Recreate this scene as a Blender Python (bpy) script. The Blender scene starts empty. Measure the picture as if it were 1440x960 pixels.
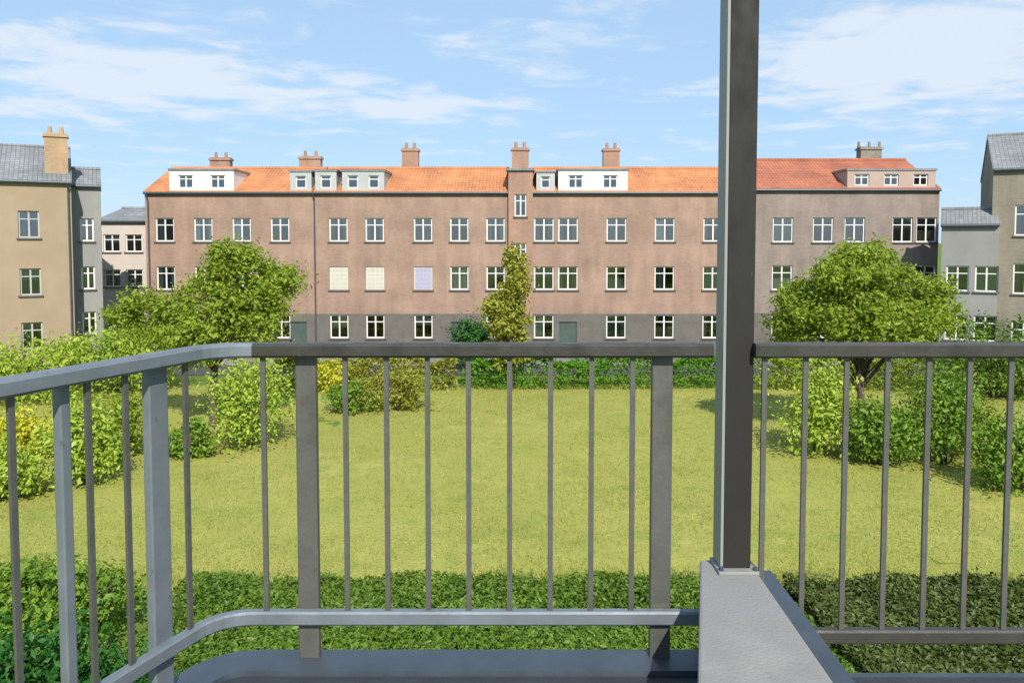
import bpy, bmesh, math, random
import numpy as np
from mathutils import Vector, Matrix
random.seed(7); rng = np.random.default_rng(7)
S = bpy.context.scene
COL = S.collection
R = math.radians

# ------------------------------------------------------------------ camera
F = 1120.0; HZ = 340.0; PITCH = R(3.0); CAMZ = 8.03
CY = HZ + F*math.tan(PITCH)
cam = bpy.data.cameras.new('camera'); co = bpy.data.objects.new('camera', cam); COL.objects.link(co)
co.location = (0, 0, CAMZ); co.rotation_euler = (R(90)-PITCH, 0, 0)
cam.sensor_width = 36; cam.lens = 36*F/1440; cam.shift_y = (CY-480)/1440
cam.clip_start = 0.05; cam.clip_end = 5000
S.camera = co
def P(px, py, Y):
    """the point at depth Y that the camera sees at photo pixel px, py"""
    u = (px-720)/F; v = (py-CY)/F
    d = Vector((u, math.cos(PITCH)-v*math.sin(PITCH), -math.sin(PITCH)-v*math.cos(PITCH)))
    d *= Y/d.y
    return Vector((d.x, d.y, CAMZ+d.z))

# ------------------------------------------------------------------ light
SUN_EL = R(40); SUN_DIR = Vector((0.22, -0.975, 0)).normalized()    # towards the sun, on the ground
W = bpy.data.worlds.new('World'); S.world = W; W.use_nodes = True
nt = W.node_tree; nt.nodes.clear()
def N(t, typ, **k):
    n = t.nodes.new(typ)
    for a, b in k.items(): setattr(n, a, b)
    return n
def mth(t, op, a, b=None, c=None):
    n = N(t, 'ShaderNodeMath', operation=op)
    for i, q in enumerate((a, b, c)):
        if q is None: continue
        if isinstance(q, (int, float)): n.inputs[i].default_value = q
        else: t.links.new(q, n.inputs[i])
    return n.outputs[0]
out = N(nt, 'ShaderNodeOutputWorld'); bg = N(nt, 'ShaderNodeBackground'); bg.inputs[1].default_value = 0.11
sky = N(nt, 'ShaderNodeTexSky', sky_type='NISHITA', sun_disc=False)
sky.sun_elevation = SUN_EL; sky.sun_rotation = math.atan2(SUN_DIR.x, SUN_DIR.y)
sky.altitude = 300; sky.air_density = 1.0; sky.dust_density = 0.3; sky.ozone_density = 2.5
tc = N(nt, 'ShaderNodeTexCoord'); sep = N(nt, 'ShaderNodeSeparateXYZ'); nt.links.new(tc.outputs['Generated'], sep.inputs[0])
zz = mth(nt, 'MAXIMUM', sep.outputs[2], 0.02)
zz = mth(nt, 'ADD', zz, 0.03)
cx_ = mth(nt, 'DIVIDE', sep.outputs[0], zz); cy_ = mth(nt, 'DIVIDE', sep.outputs[1], zz)
cmb = N(nt, 'ShaderNodeCombineXYZ'); nt.links.new(cx_, cmb.inputs[0]); nt.links.new(cy_, cmb.inputs[1])
no = N(nt, 'ShaderNodeTexNoise'); no.inputs['Scale'].default_value = 1.9; no.inputs['Detail'].default_value = 9
no.inputs['Roughness'].default_value = 0.62; no.inputs['Distortion'].default_value = 0.35
nt.links.new(cmb.outputs[0], no.inputs['Vector'])
cov = no.outputs['Fac']
def cloud_at(px, py):
    d = (P(px, py, 100)-Vector((0, 0, CAMZ))).normalized()
    z = max(d.z, .02)+.03
    return (d.x/z, d.y/z, 0)
for (px, py, rad, amt) in ((115, 84, .6, .22), (300, 119, .6, .2), (215, 152, .7, .14), (580, 153, .7, .21), (782, 51, .4, .1),
                      (1350, 50, .6, .2), (1250, 85, .8, .17), (1275, 120, .8, .15), (60, 150, .9, .08), (1300, 170, 1.4, .08)):
    vm = N(nt, 'ShaderNodeVectorMath', operation='DISTANCE'); nt.links.new(cmb.outputs[0], vm.inputs[0])
    vm.inputs[1].default_value = cloud_at(px, py)
    q = mth(nt, 'DIVIDE', vm.outputs['Value'], rad); q = mth(nt, 'MULTIPLY', q, q); q = mth(nt, 'MULTIPLY', q, -1.0)
    q = mth(nt, 'EXPONENT', q)
    cov = mth(nt, 'MULTIPLY_ADD', q, amt, cov)
cr = N(nt, 'ShaderNodeMapRange', interpolation_type='SMOOTHSTEP'); nt.links.new(cov, cr.inputs[0])
cr.inputs[1].default_value = 0.53; cr.inputs[2].default_value = 0.76; cr.inputs[3].default_value = 0; cr.inputs[4].default_value = 0.75
mx = N(nt, 'ShaderNodeMix', data_type='RGBA'); nt.links.new(cr.outputs[0], mx.inputs[0])
thin = N(nt, 'ShaderNodeMix', data_type='RGBA'); thin.inputs[0].default_value = .8      # thin even veil over the whole sky
nt.links.new(sky.outputs[0], thin.inputs[6]); thin.inputs[7].default_value = (2.72, 4.05, 5.6, 1); nt.links.new(thin.outputs[2], mx.inputs[6]); mx.inputs[7].default_value = (5.0, 5.35, 5.8, 1)
nt.links.new(mx.outputs[2], bg.inputs[0]); nt.links.new(bg.outputs[0], out.inputs[0])
sl = bpy.data.lights.new('sun', 'SUN'); sl.energy = 4.2; sl.angle = R(0.5); sl.color = (1, .95, .86)
so = bpy.data.objects.new('sun', sl); COL.objects.link(so)
sd = Vector((SUN_DIR.x*math.cos(SUN_EL), SUN_DIR.y*math.cos(SUN_EL), math.sin(SUN_EL)))
so.rotation_euler = sd.to_track_quat('Z', 'Y').to_euler(); so.location = (20, -20, 40)
S.view_settings.view_transform = 'Standard'; S.view_settings.look = 'None'
S.view_settings.exposure = 0.6; S.view_settings.gamma = 1
S.cycles.max_bounces = 6; S.cycles.transparent_max_bounces = 8

# ------------------------------------------------------------------ materials
def mat(name, base, rough=.7, var=None, scale=4.0, detail=6, bump=0.0, bscale=None, metallic=0, spec=.5, coords='Object', stretch=(1, 1, 1), coat=0, mottling=None):
    m = bpy.data.materials.new(name); m.use_nodes = True; t = m.node_tree
    b = t.nodes['Principled BSDF']; b.inputs['Roughness'].default_value = rough; b.inputs['Metallic'].default_value = metallic
    b.inputs['Specular IOR Level'].default_value = spec; b.inputs['Coat Weight'].default_value = coat
    b.inputs['Base Color'].default_value = (*base, 1)
    tcn = N(t, 'ShaderNodeTexCoord'); mp = N(t, 'ShaderNodeMapping'); mp.inputs['Scale'].default_value = stretch
    t.links.new(tcn.outputs[coords], mp.inputs[0])
    if var is not None:
        n = N(t, 'ShaderNodeTexNoise'); n.inputs['Scale'].default_value = scale; n.inputs['Detail'].default_value = detail
        n.inputs['Roughness'].default_value = .65
        t.links.new(mp.outputs[0], n.inputs['Vector'])
        c = N(t, 'ShaderNodeValToRGB'); c.color_ramp.elements[0].position = .32; c.color_ramp.elements[1].position = .68
        c.color_ramp.elements[0].color = (*var, 1); c.color_ramp.elements[1].color = (*base, 1)
        t.links.new(n.outputs['Fac'], c.inputs[0]); last = c.outputs[0]
        if mottling:
            n2 = N(t, 'ShaderNodeTexNoise'); n2.inputs['Scale'].default_value = mottling[0]; n2.inputs['Detail'].default_value = 3
            t.links.new(tcn.outputs[coords], n2.inputs['Vector'])
            r2 = N(t, 'ShaderNodeMapRange'); r2.inputs[1].default_value = .35; r2.inputs[2].default_value = .65
            t.links.new(n2.outputs['Fac'], r2.inputs[0])
            mm = N(t, 'ShaderNodeMix', data_type='RGBA'); t.links.new(r2.outputs[0], mm.inputs[0])
            t.links.new(last, mm.inputs[6]); mm.inputs[7].default_value = (*mottling[1], 1); last = mm.outputs[2]
        t.links.new(last, b.inputs['Base Color'])
    if bump:
        n3 = N(t, 'ShaderNodeTexNoise'); n3.inputs['Scale'].default_value = bscale or scale*4; n3.inputs['Detail'].default_value = 8
        t.links.new(mp.outputs[0], n3.inputs['Vector'])
        bn = N(t, 'ShaderNodeBump'); bn.inputs['Strength'].default_value = bump; bn.inputs['Distance'].default_value = .03
        t.links.new(n3.outputs['Fac'], bn.inputs['Height']); t.links.new(bn.outputs[0], b.inputs['Normal'])
    return m
def brick_mat(name, c1, c2, mortar, bw=.24, bh=.08):
    m = bpy.data.materials.new(name); m.use_nodes = True; t = m.node_tree; b = t.nodes['Principled BSDF']
    b.inputs['Roughness'].default_value = .85
    tcn = N(t, 'ShaderNodeTexCoord'); sp = N(t, 'ShaderNodeSeparateXYZ'); t.links.new(tcn.outputs['Object'], sp.inputs[0])
    cb = N(t, 'ShaderNodeCombineXYZ'); t.links.new(mth(t, 'ADD', sp.outputs[0], sp.outputs[1]), cb.inputs[0]); t.links.new(sp.outputs[2], cb.inputs[1])
    br = N(t, 'ShaderNodeTexBrick'); br.inputs['Scale'].default_value = 1
    br.inputs['Brick Width'].default_value = bw; br.inputs['Row Height'].default_value = bh; br.inputs['Mortar Size'].default_value = .008
    br.inputs['Color1'].default_value = (*c1, 1); br.inputs['Color2'].default_value = (*c2, 1); br.inputs['Mortar'].default_value = (*mortar, 1)
    t.links.new(cb.outputs[0], br.inputs['Vector'])
    n = N(t, 'ShaderNodeTexNoise'); n.inputs['Scale'].default_value = .5; n.inputs['Detail'].default_value = 8; t.links.new(tcn.outputs['Object'], n.inputs['Vector'])
    r = N(t, 'ShaderNodeMapRange'); r.inputs[1].default_value = .3; r.inputs[2].default_value = .7; r.inputs[3].default_value = .78; r.inputs[4].default_value = 1.14
    t.links.new(n.outputs['Fac'], r.inputs[0])
    mu = N(t, 'ShaderNodeVectorMath', operation='SCALE'); t.links.new(br.outputs['Color'], mu.inputs[0])
    ms = N(t, 'ShaderNodeMapping'); ms.inputs['Scale'].default_value = (1.1, 1.1, .2); t.links.new(tcn.outputs['Object'], ms.inputs[0])
    n5 = N(t, 'ShaderNodeTexNoise'); n5.inputs['Scale'].default_value = 1.6; n5.inputs['Detail'].default_value = 7; t.links.new(ms.outputs[0], n5.inputs['Vector'])
    r5 = N(t, 'ShaderNodeMapRange'); r5.inputs[1].default_value = .36; r5.inputs[2].default_value = .6; r5.inputs[3].default_value = .9; r5.inputs[4].default_value = 1.04
    t.links.new(n5.outputs['Fac'], r5.inputs[0])
    t.links.new(mth(t, 'MULTIPLY', r.outputs[0], r5.outputs[0]), mu.inputs['Scale'])
    t.links.new(mu.outputs[0], b.inputs['Base Color'])
    bn = N(t, 'ShaderNodeBump'); bn.inputs['Strength'].default_value = .4; bn.inputs['Distance'].default_value = .01
    t.links.new(br.outputs['Fac'], bn.inputs['Height']); bn.invert = True; t.links.new(bn.outputs[0], b.inputs['Normal'])
    return m
def tile_mat(name, c1, c2, dark):
    m = bpy.data.materials.new(name); m.use_nodes = True; t = m.node_tree; b = t.nodes['Principled BSDF']
    b.inputs['Roughness'].default_value = .75
    tcn = N(t, 'ShaderNodeTexCoord'); sp = N(t, 'ShaderNodeSeparateXYZ'); t.links.new(tcn.outputs['Object'], sp.inputs[0])
    cb = N(t, 'ShaderNodeCombineXYZ'); t.links.new(sp.outputs[0], cb.inputs[0]); t.links.new(sp.outputs[2], cb.inputs[1])
    br = N(t, 'ShaderNodeTexBrick'); br.offset = 0; br.inputs['Scale'].default_value = 1
    br.inputs['Brick Width'].default_value = .24; br.inputs['Row Height'].default_value = .15; br.inputs['Mortar Size'].default_value = .012
    br.inputs['Color1'].default_value = (*c1, 1); br.inputs['Color2'].default_value = (*c2, 1); br.inputs['Mortar'].default_value = (*dark, 1)
    t.links.new(cb.outputs[0], br.inputs['Vector'])
    n = N(t, 'ShaderNodeTexNoise'); n.inputs['Scale'].default_value = .7; n.inputs['Detail'].default_value = 9; t.links.new(tcn.outputs['Object'], n.inputs['Vector'])
    r = N(t, 'ShaderNodeMapRange'); r.inputs[1].default_value = .3; r.inputs[2].default_value = .7; r.inputs[3].default_value = .75; r.inputs[4].default_value = 1.15
    t.links.new(n.outputs['Fac'], r.inputs[0])
    mu = N(t, 'ShaderNodeVectorMath', operation='SCALE'); t.links.new(br.outputs['Color'], mu.inputs[0]); t.links.new(r.outputs[0], mu.inputs['Scale'])
    t.links.new(mu.outputs[0], b.inputs['Base Color'])
    bn = N(t, 'ShaderNodeBump'); bn.inputs['Strength'].default_value = .6; bn.inputs['Distance'].default_value = .03; bn.invert = True
    t.links.new(br.outputs['Fac'], bn.inputs['Height']); t.links.new(bn.outputs[0], b.inputs['Normal'])
    return m
def leaf_mat(name, c1, c2, c3, trans=.35):
    m = bpy.data.materials.new(name); m.use_nodes = True; t = m.node_tree; b = t.nodes['Principled BSDF']
    g = N(t, 'ShaderNodeNewGeometry'); c = N(t, 'ShaderNodeValToRGB')
    c.color_ramp.elements[0].color = (*c1, 1); c.color_ramp.elements[1].color = (*c3, 1)
    e = c.color_ramp.elements.new(.55); e.color = (*c2, 1)
    tcn = N(t, 'ShaderNodeTexCoord'); n = N(t, 'ShaderNodeTexNoise'); n.inputs['Scale'].default_value = .9; n.inputs['Detail'].default_value = 2
    t.links.new(tcn.outputs['Object'], n.inputs['Vector'])
    k = mth(t, 'MULTIPLY_ADD', n.outputs['Fac'], 1.0, -.22); k = mth(t, 'MULTIPLY_ADD', g.outputs['Random Per Island'], .45, k)
    t.links.new(k, c.inputs[0]); t.links.new(c.outputs[0], b.inputs['Base Color'])
    b.inputs['Roughness'].default_value = .5; b.inputs['Specular IOR Level'].default_value = .35
    tr = N(t, 'ShaderNodeBsdfTranslucent'); t.links.new(c.outputs[0], tr.inputs[0])
    ms = N(t, 'ShaderNodeMixShader'); ms.inputs[0].default_value = trans
    t.links.new(b.outputs[0], ms.inputs[1]); t.links.new(tr.outputs[0], ms.inputs[2]); t.links.new(ms.outputs[0], t.nodes['Material Output'].inputs[0])
    return m
M = {}
M['railing'] = mat('galvanised steel', (.13, .13, .11), .45, (.09, .09, .078), 9, bump=.06, bscale=60, metallic=.35)
M['rail_dark'] = mat('weathered handrail', (.045, .042, .034), .4, (.03, .028, .022), 7, bump=.08, bscale=50)
M['rail_sky_tint'] = mat('sky sheen coloured handrail', (.195, .22, .24), .45, (.145, .165, .18), 7, bump=.03, bscale=60, metallic=.3)  # sky sheen and light on the left railing are put into this colour
M['column'] = mat('anthracite paint', (.02, .018, .015), .6, (.014, .013, .011), 5, bump=.02, bscale=90, spec=.35, stretch=(1, 1, .3))
M['column_side'] = mat('pale lit side and base steel', (.26, .26, .245), .5, (.2, .2, .19), 5, stretch=(1, 1, .2))  # pale tone paints the light on the column's left face; base plate shares it
def chips(m, c, sc, lo):
    """scattered rust specks and scuffs on painted metal"""
    t = m.node_tree; b = t.nodes['Principled BSDF']; src = b.inputs['Base Color'].links[0].from_socket
    tcn = N(t, 'ShaderNodeTexCoord'); mp = N(t, 'ShaderNodeMapping'); mp.inputs['Scale'].default_value = (1, 1, .55); t.links.new(tcn.outputs['Object'], mp.inputs[0])
    n = N(t, 'ShaderNodeTexNoise'); n.inputs['Scale'].default_value = sc; n.inputs['Detail'].default_value = 5; n.inputs['Roughness'].default_value = .7; t.links.new(mp.outputs[0], n.inputs['Vector'])
    q = N(t, 'ShaderNodeMapRange'); q.inputs[1].default_value = lo; q.inputs[2].default_value = lo+.05; q.inputs[4].default_value = .8; t.links.new(n.outputs['Fac'], q.inputs[0])
    x = N(t, 'ShaderNodeMix', data_type='RGBA'); t.links.new(q.outputs[0], x.inputs[0]); t.links.new(src, x.inputs[6]); x.inputs[7].default_value = (*c, 1)
    t.links.new(x.outputs[2], b.inputs['Base Color'])
    n2 = N(t, 'ShaderNodeTexNoise'); n2.inputs['Scale'].default_value = 14; n2.inputs['Detail'].default_value = 6; t.links.new(mp.outputs[0], n2.inputs['Vector'])
    r0 = b.inputs['Roughness'].default_value; k = N(t, 'ShaderNodeMapRange'); k.inputs[1].default_value = .3; k.inputs[2].default_value = .7; k.inputs[3].default_value = r0-.12; k.inputs[4].default_value = r0+.22
    t.links.new(n2.outputs['Fac'], k.inputs[0]); t.links.new(k.outputs[0], b.inputs['Roughness'])
chips(M['railing'], (.10, .06, .035), 34, .645); chips(M['rail_dark'], (.13, .12, .11), 30, .655); chips(M['rail_sky_tint'], (.12, .085, .06), 34, .65); chips(M['column'], (.05, .04, .032), 26, .66)
M['concrete'] = mat('concrete', (.27, .255, .235), .85, (.20, .19, .175), 7, bump=.14, bscale=90, mottling=(2.2, (.22, .215, .21)))
M['zinc'] = mat('zinc flashing', (.085, .105, .13), .5, (.06, .075, .092), 6, metallic=.4)
M['floor'] = mat('dark slate', (.035, .04, .047), .55, (.022, .026, .032), 6, bump=.2, bscale=40)
M['field'] = mat('dry meadow', (.36, .335, .085), .95, (.245, .245, .062), 1.2, 12, bump=.9, bscale=9, spec=.1, mottling=(.16, (.27, .275, .062)))
M['ground'] = mat('rough grass', (.14, .20, .035), .95, (.10, .145, .026), .8, 10, bump=.8, bscale=9, spec=.1)
M['asphalt'] = mat('asphalt', (.07, .07, .07), .9, (.05, .05, .05), 3, bump=.2)
M['paving'] = mat('paving', (.22, .20, .18), .85, (.17, .16, .145), 2, bump=.15)
M['blade'] = leaf_mat('grass blades', (.16, .21, .035), (.33, .33, .07), (.50, .45, .14), .3)
M['brick'] = brick_mat('pinkish brick', (.32, .20, .145), (.275, .17, .122), (.33, .26, .21))
M['brick_dull'] = brick_mat('dull brick', (.255, .198, .168), (.22, .17, .145), (.25, .215, .19))
M['brick_brown'] = brick_mat('brown brick', (.25, .215, .165), (.21, .18, .14), (.26, .23, .19))
M['brick_tan'] = brick_mat('tan brick', (.40, .26, .14), (.34, .21, .11), (.36, .3, .22))
M['brick_deep'] = brick_mat('orange brick', (.36, .205, .14), (.30, .17, .115), (.33, .25, .2))
M['render_tan'] = mat('tan render', (.335, .255, .17), .9, (.285, .215, .142), .6, 8, bump=.1)
M['render_pale'] = mat('pale render', (.52, .45, .39), .9, (.44, .38, .33), .6, 8, bump=.1)
M['render_pink'] = mat('pink render', (.42, .31, .27), .9, (.36, .26, .23), .6, 8, bump=.1)
M['render_grey'] = mat('grey render', (.27, .265, .25), .9, (.22, .215, .205), .6, 8, bump=.1)
M['stone'] = mat('grey stone', (.135, .122, .105), .85, (.095, .087, .075), 1.3, 8, bump=.3)
M['tile'] = tile_mat('orange roof tiles', (.60, .24, .09), (.50, .19, .07), (.25, .09, .04))
M['tile_red'] = tile_mat('red roof tiles', (.42, .135, .065), (.35, .115, .058), (.17, .06, .04))
M['slate'] = tile_mat('grey slates', (.24, .245, .25), (.19, .195, .2), (.1, .1, .1))
M['white'] = mat('white paint', (.74, .73, .70), .6, (.64, .63, .6), 1.2)
M['cladding'] = mat('grey cladding', (.40, .41, .41), .55, (.33, .34, .34), 1.0)
M['dark_frame'] = mat('dark window frame', (.10, .09, .08), .5)
M['pane'] = mat('window glass', (.035, .045, .055), .04, (.02, .026, .03), .4, 2, spec=1.0)
def glass(name):
    m = bpy.data.materials.new(name); m.use_nodes = True; t = m.node_tree; t.nodes.clear()
    o = N(t, 'ShaderNodeOutputMaterial'); g = N(t, 'ShaderNodeBsdfGlossy'); g.inputs['Roughness'].default_value = .03
    tr = N(t, 'ShaderNodeBsdfTransparent'); tr.inputs[0].default_value = (.8, .84, .83, 1)
    fr = N(t, 'ShaderNodeFresnel'); fr.inputs[0].default_value = 1.5; ms = N(t, 'ShaderNodeMixShader')
    t.links.new(mth(t, 'MULTIPLY_ADD', fr.outputs[0], 1.6, .10), ms.inputs[0]); t.links.new(tr.outputs[0], ms.inputs[1]); t.links.new(g.outputs[0], ms.inputs[2]); t.links.new(ms.outputs[0], o.inputs[0])
    return m
M['pane'] = glass('window glass')
M['curtain'] = mat('cream net curtain', (.62, .60, .55), .9, (.5, .48, .44), 6, stretch=(4, 1, .3))
M['curtain_warm'] = mat('warm curtain', (.42, .30, .2), .9, (.34, .24, .16), 6, stretch=(4, 1, .3))
M['curtain_grey'] = mat('grey curtain', (.3, .32, .34), .9, (.24, .26, .28), 6, stretch=(4, 1, .3))
M['shutter'] = mat('cream roller shutter', (.60, .57, .48), .6, (.52, .49, .42), 1)
M['shutter_lilac'] = mat('lilac blind', (.42, .41, .52), .7, (.37, .36, .46), 1)
M['door'] = mat('green door paint', (.07, .10, .085), .4, (.05, .075, .065), 2)
M['bark'] = mat('bark', (.13, .095, .065), .95, (.07, .05, .035), 5, bump=.8, stretch=(1, 1, .25))
M['leaf_mid'] = leaf_mat('mid green leaves', (.17, .245, .022), (.28, .365, .034), (.39, .46, .055), .48)
M['leaf_dark'] = leaf_mat('dark green leaves', (.10, .195, .018), (.17, .285, .025), (.25, .36, .04))
M['leaf_deep'] = leaf_mat('deep green leaves', (.018, .08, .01), (.032, .13, .015), (.065, .18, .024))
M['leaf_lime'] = leaf_mat('lime leaves', (.23, .33, .035), (.34, .45, .05), (.45, .53, .075))
M['leaf_yellow'] = leaf_mat('yellow green leaves', (.45, .45, .03), (.58, .56, .045), (.66, .62, .08))
M['leaf_olive'] = leaf_mat('olive leaves', (.19, .21, .025), (.30, .31, .035), (.40, .38, .055))
M['leaf_vivid'] = leaf_mat('vivid leaves', (.08, .21, .012), (.13, .31, .018), (.19, .38, .03), .45)
M['leaf_shaded'] = leaf_mat('shade toned hedge leaves', (.05, .075, .014), (.075, .105, .018), (.115, .145, .028), .25)  # building shade over the right near hedge, put into the leaf colour
M['leaf_hedge'] = leaf_mat('hedge leaves', (.068, .125, .013), (.118, .205, .02), (.195, .28, .034))

# ------------------------------------------------------------------ helpers
def obj(name, bm_or_me, m, parent=None, smooth=False):
    if isinstance(bm_or_me, bmesh.types.BMesh):
        me = bpy.data.meshes.new(name); bm_or_me.to_mesh(me); bm_or_me.free()
    else: me = bm_or_me
    if smooth:
        for p in me.polygons: p.use_smooth = True
    if m is not None and not me.materials: me.materials.append(m)
    o = bpy.data.objects.new(name, me); COL.objects.link(o)
    if parent: o.parent = parent
    return o
def tag(o, label=None, cat=None, group=None, kind=None):
    for k, v in (('label', label), ('category', cat), ('group', group), ('kind', kind)):
        if v: o[k] = v
    return o
def thing(name, label, cat, loc=(0, 0, 0), group=None):
    o = bpy.data.objects.new(name, None); COL.objects.link(o); o.location = loc; o.empty_display_size = .2
    return tag(o, label, cat, group)
def box(bm, x0, x1, y0, y1, z0, z1, bev=0):
    vs = [bm.verts.new((x, y, z)) for z in (z0, z1) for y in (y0, y1) for x in (x0, x1)]
    fs = [bm.faces.new([vs[i] for i in f]) for f in ((0, 2, 3, 1), (4, 5, 7, 6), (0, 1, 5, 4), (2, 6, 7, 3), (0, 4, 6, 2), (1, 3, 7, 5))]
    if bev:
        es = {e for f in fs for e in f.edges}
        bmesh.ops.bevel(bm, geom=list(es), offset=bev, segments=2, affect='EDGES', profile=.5)
    return bm
def boxm(*a, **k): return box(bmesh.new(), *a, **k)
def prism(bm, poly, z0, z1, bev=0):
    a = [bm.verts.new((x, y, z0)) for x, y in poly]; b = [bm.verts.new((x, y, z1)) for x, y in poly]
    n = len(poly); fs = [bm.faces.new(a[::-1]), bm.faces.new(b)]
    for i in range(n): fs.append(bm.faces.new((a[i], a[(i+1) % n], b[(i+1) % n], b[i])))
    bmesh.ops.recalc_face_normals(bm, faces=fs)
    if bev: bmesh.ops.bevel(bm, geom=list({e for f in fs for e in f.edges}), offset=bev, segments=2, affect='EDGES', profile=.5)
    return bm
def sweep(bm, pts, prof):
    """sweep a closed 2D profile (sideways, up) along a mostly level path, mitred at the bends"""
    rings = []; n = len(pts)
    for i, p in enumerate(pts):
        a = (pts[i]-pts[i-1]).normalized() if i else None; b = (pts[i+1]-p).normalized() if i < n-1 else None
        t = (a+b).normalized() if a and b else (a or b)
        side = Vector((t.y, -t.x, 0)).normalized(); k = 1
        if a and b: k = 1/max(.3, a.dot(t))
        rings.append([bm.verts.new(p+side*(s*k)+Vector((0, 0, u))) for s, u in prof])
    m = len(prof); fs = []
    for r0, r1 in zip(rings, rings[1:]):
        for j in range(m): fs.append(bm.faces.new((r0[j], r0[(j+1) % m], r1[(j+1) % m], r1[j])))
    fs += [bm.faces.new(rings[0][::-1]), bm.faces.new(rings[-1])]
    bmesh.ops.recalc_face_normals(bm, faces=fs)
    return bm
def rect_prof(w, h, c=.004):
    w /= 2; h /= 2
    return [(-w+c, -h), (w-c, -h), (w, -h+c), (w, h-c), (w-c, h), (-w+c, h), (-w, h-c), (-w, -h+c)]
def tube(bm, pts, radii, n=8):
    rings = []
    for i, p in enumerate(pts):
        t = (pts[min(i+1, len(pts)-1)]-pts[max(i-1, 0)]).normalized()
        a = t.orthogonal().normalized(); b = t.cross(a)
        rings.append([bm.verts.new(p+(a*math.cos(2*math.pi*j/n)+b*math.sin(2*math.pi*j/n))*radii[i]) for j in range(n)])
    # keep rings untwisted
    for r0, r1 in zip(rings, rings[1:]):
        k = min(range(n), key=lambda s: sum((r0[j].co-r1[(j+s) % n].co).length for j in range(n)))
        for j in range(n):
            try: bm.faces.new((r0[j], r0[(j+1) % n], r1[(j+1+k) % n], r1[(j+k) % n]))
            except ValueError: pass
    bm.faces.new(rings[-1]); bm.faces.new(rings[0][::-1])
    return bm
def bar(bm, a, b, w): return tube(bm, [a, b], [w, w], 6)
def leaves_mesh(name, pts, size, up=.35, elong=1.7, outward=None):
    """one leaf-sized rhombus, bent along the middle, at every point"""
    n = len(pts); pts = np.asarray(pts)
    nrm = rng.normal(size=(n, 3)); nrm[:, 2] += up*2
    if outward is not None: nrm += outward*1.5
    nrm /= np.linalg.norm(nrm, axis=1)[:, None]
    t = np.cross(nrm, rng.normal(size=(n, 3))); t /= np.linalg.norm(t, axis=1)[:, None]
    b = np.cross(nrm, t); s = size*(rng.uniform(.45, 1.0, n)+.75*rng.uniform(0, 1, n)**4)[:, None]
    v = np.empty((n, 4, 3)); bend = nrm*s*.18
    v[:, 0] = pts-t*s*elong*.5; v[:, 1] = pts+b*s*.42+bend; v[:, 2] = pts+t*s*elong*.5; v[:, 3] = pts-b*s*.42+bend
    me = bpy.data.meshes.new(name)
    me.vertices.add(n*4); me.vertices.foreach_set('co', v.reshape(-1))
    idx = np.arange(n*4).reshape(n, 4); tri = np.stack([idx[:, [0, 1, 2]], idx[:, [0, 2, 3]]], 1).reshape(-1)
    me.loops.add(n*6); me.loops.foreach_set('vertex_index', tri)
    me.polygons.add(n*2); me.polygons.foreach_set('loop_start', np.arange(0, n*6, 3)); me.polygons.foreach_set('loop_total', np.full(n*2, 3))
    me.update(); me.validate()
    return me
def clump_points(lobes, nclump, per, spread):
    """leaf points in clumps on and inside ellipsoid lobes (cx,cy,cz,rx,ry,rz)"""
    vol = np.array([l[3]*l[4]*l[5] for l in lobes])**.67; vol = vol/vol.sum()
    cs = []
    for l, k in zip(lobes, rng.multinomial(nclump, vol)):
        d = rng.normal(size=(k, 3)); d /= np.linalg.norm(d, axis=1)[:, None]
        rr = rng.uniform(.35, 1.06, k)**.55
        cs.append(np.array(l[:3])+d*rr[:, None]*np.array(l[3:]))
    cs = np.concatenate(cs); out_ = []; ow = []
    for c in cs:
        k = max(3, int(per*rng.uniform(.5, 1.5))); s = spread*rng.uniform(.6, 1.35)
        d = rng.normal(size=(k, 3)); d[:, 2] *= .75
        out_.append(c+d*s*.55); ow.append(d/np.maximum(.2, np.linalg.norm(d, axis=1))[:, None])
    return np.concatenate(out_), np.concatenate(ow)
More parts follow.
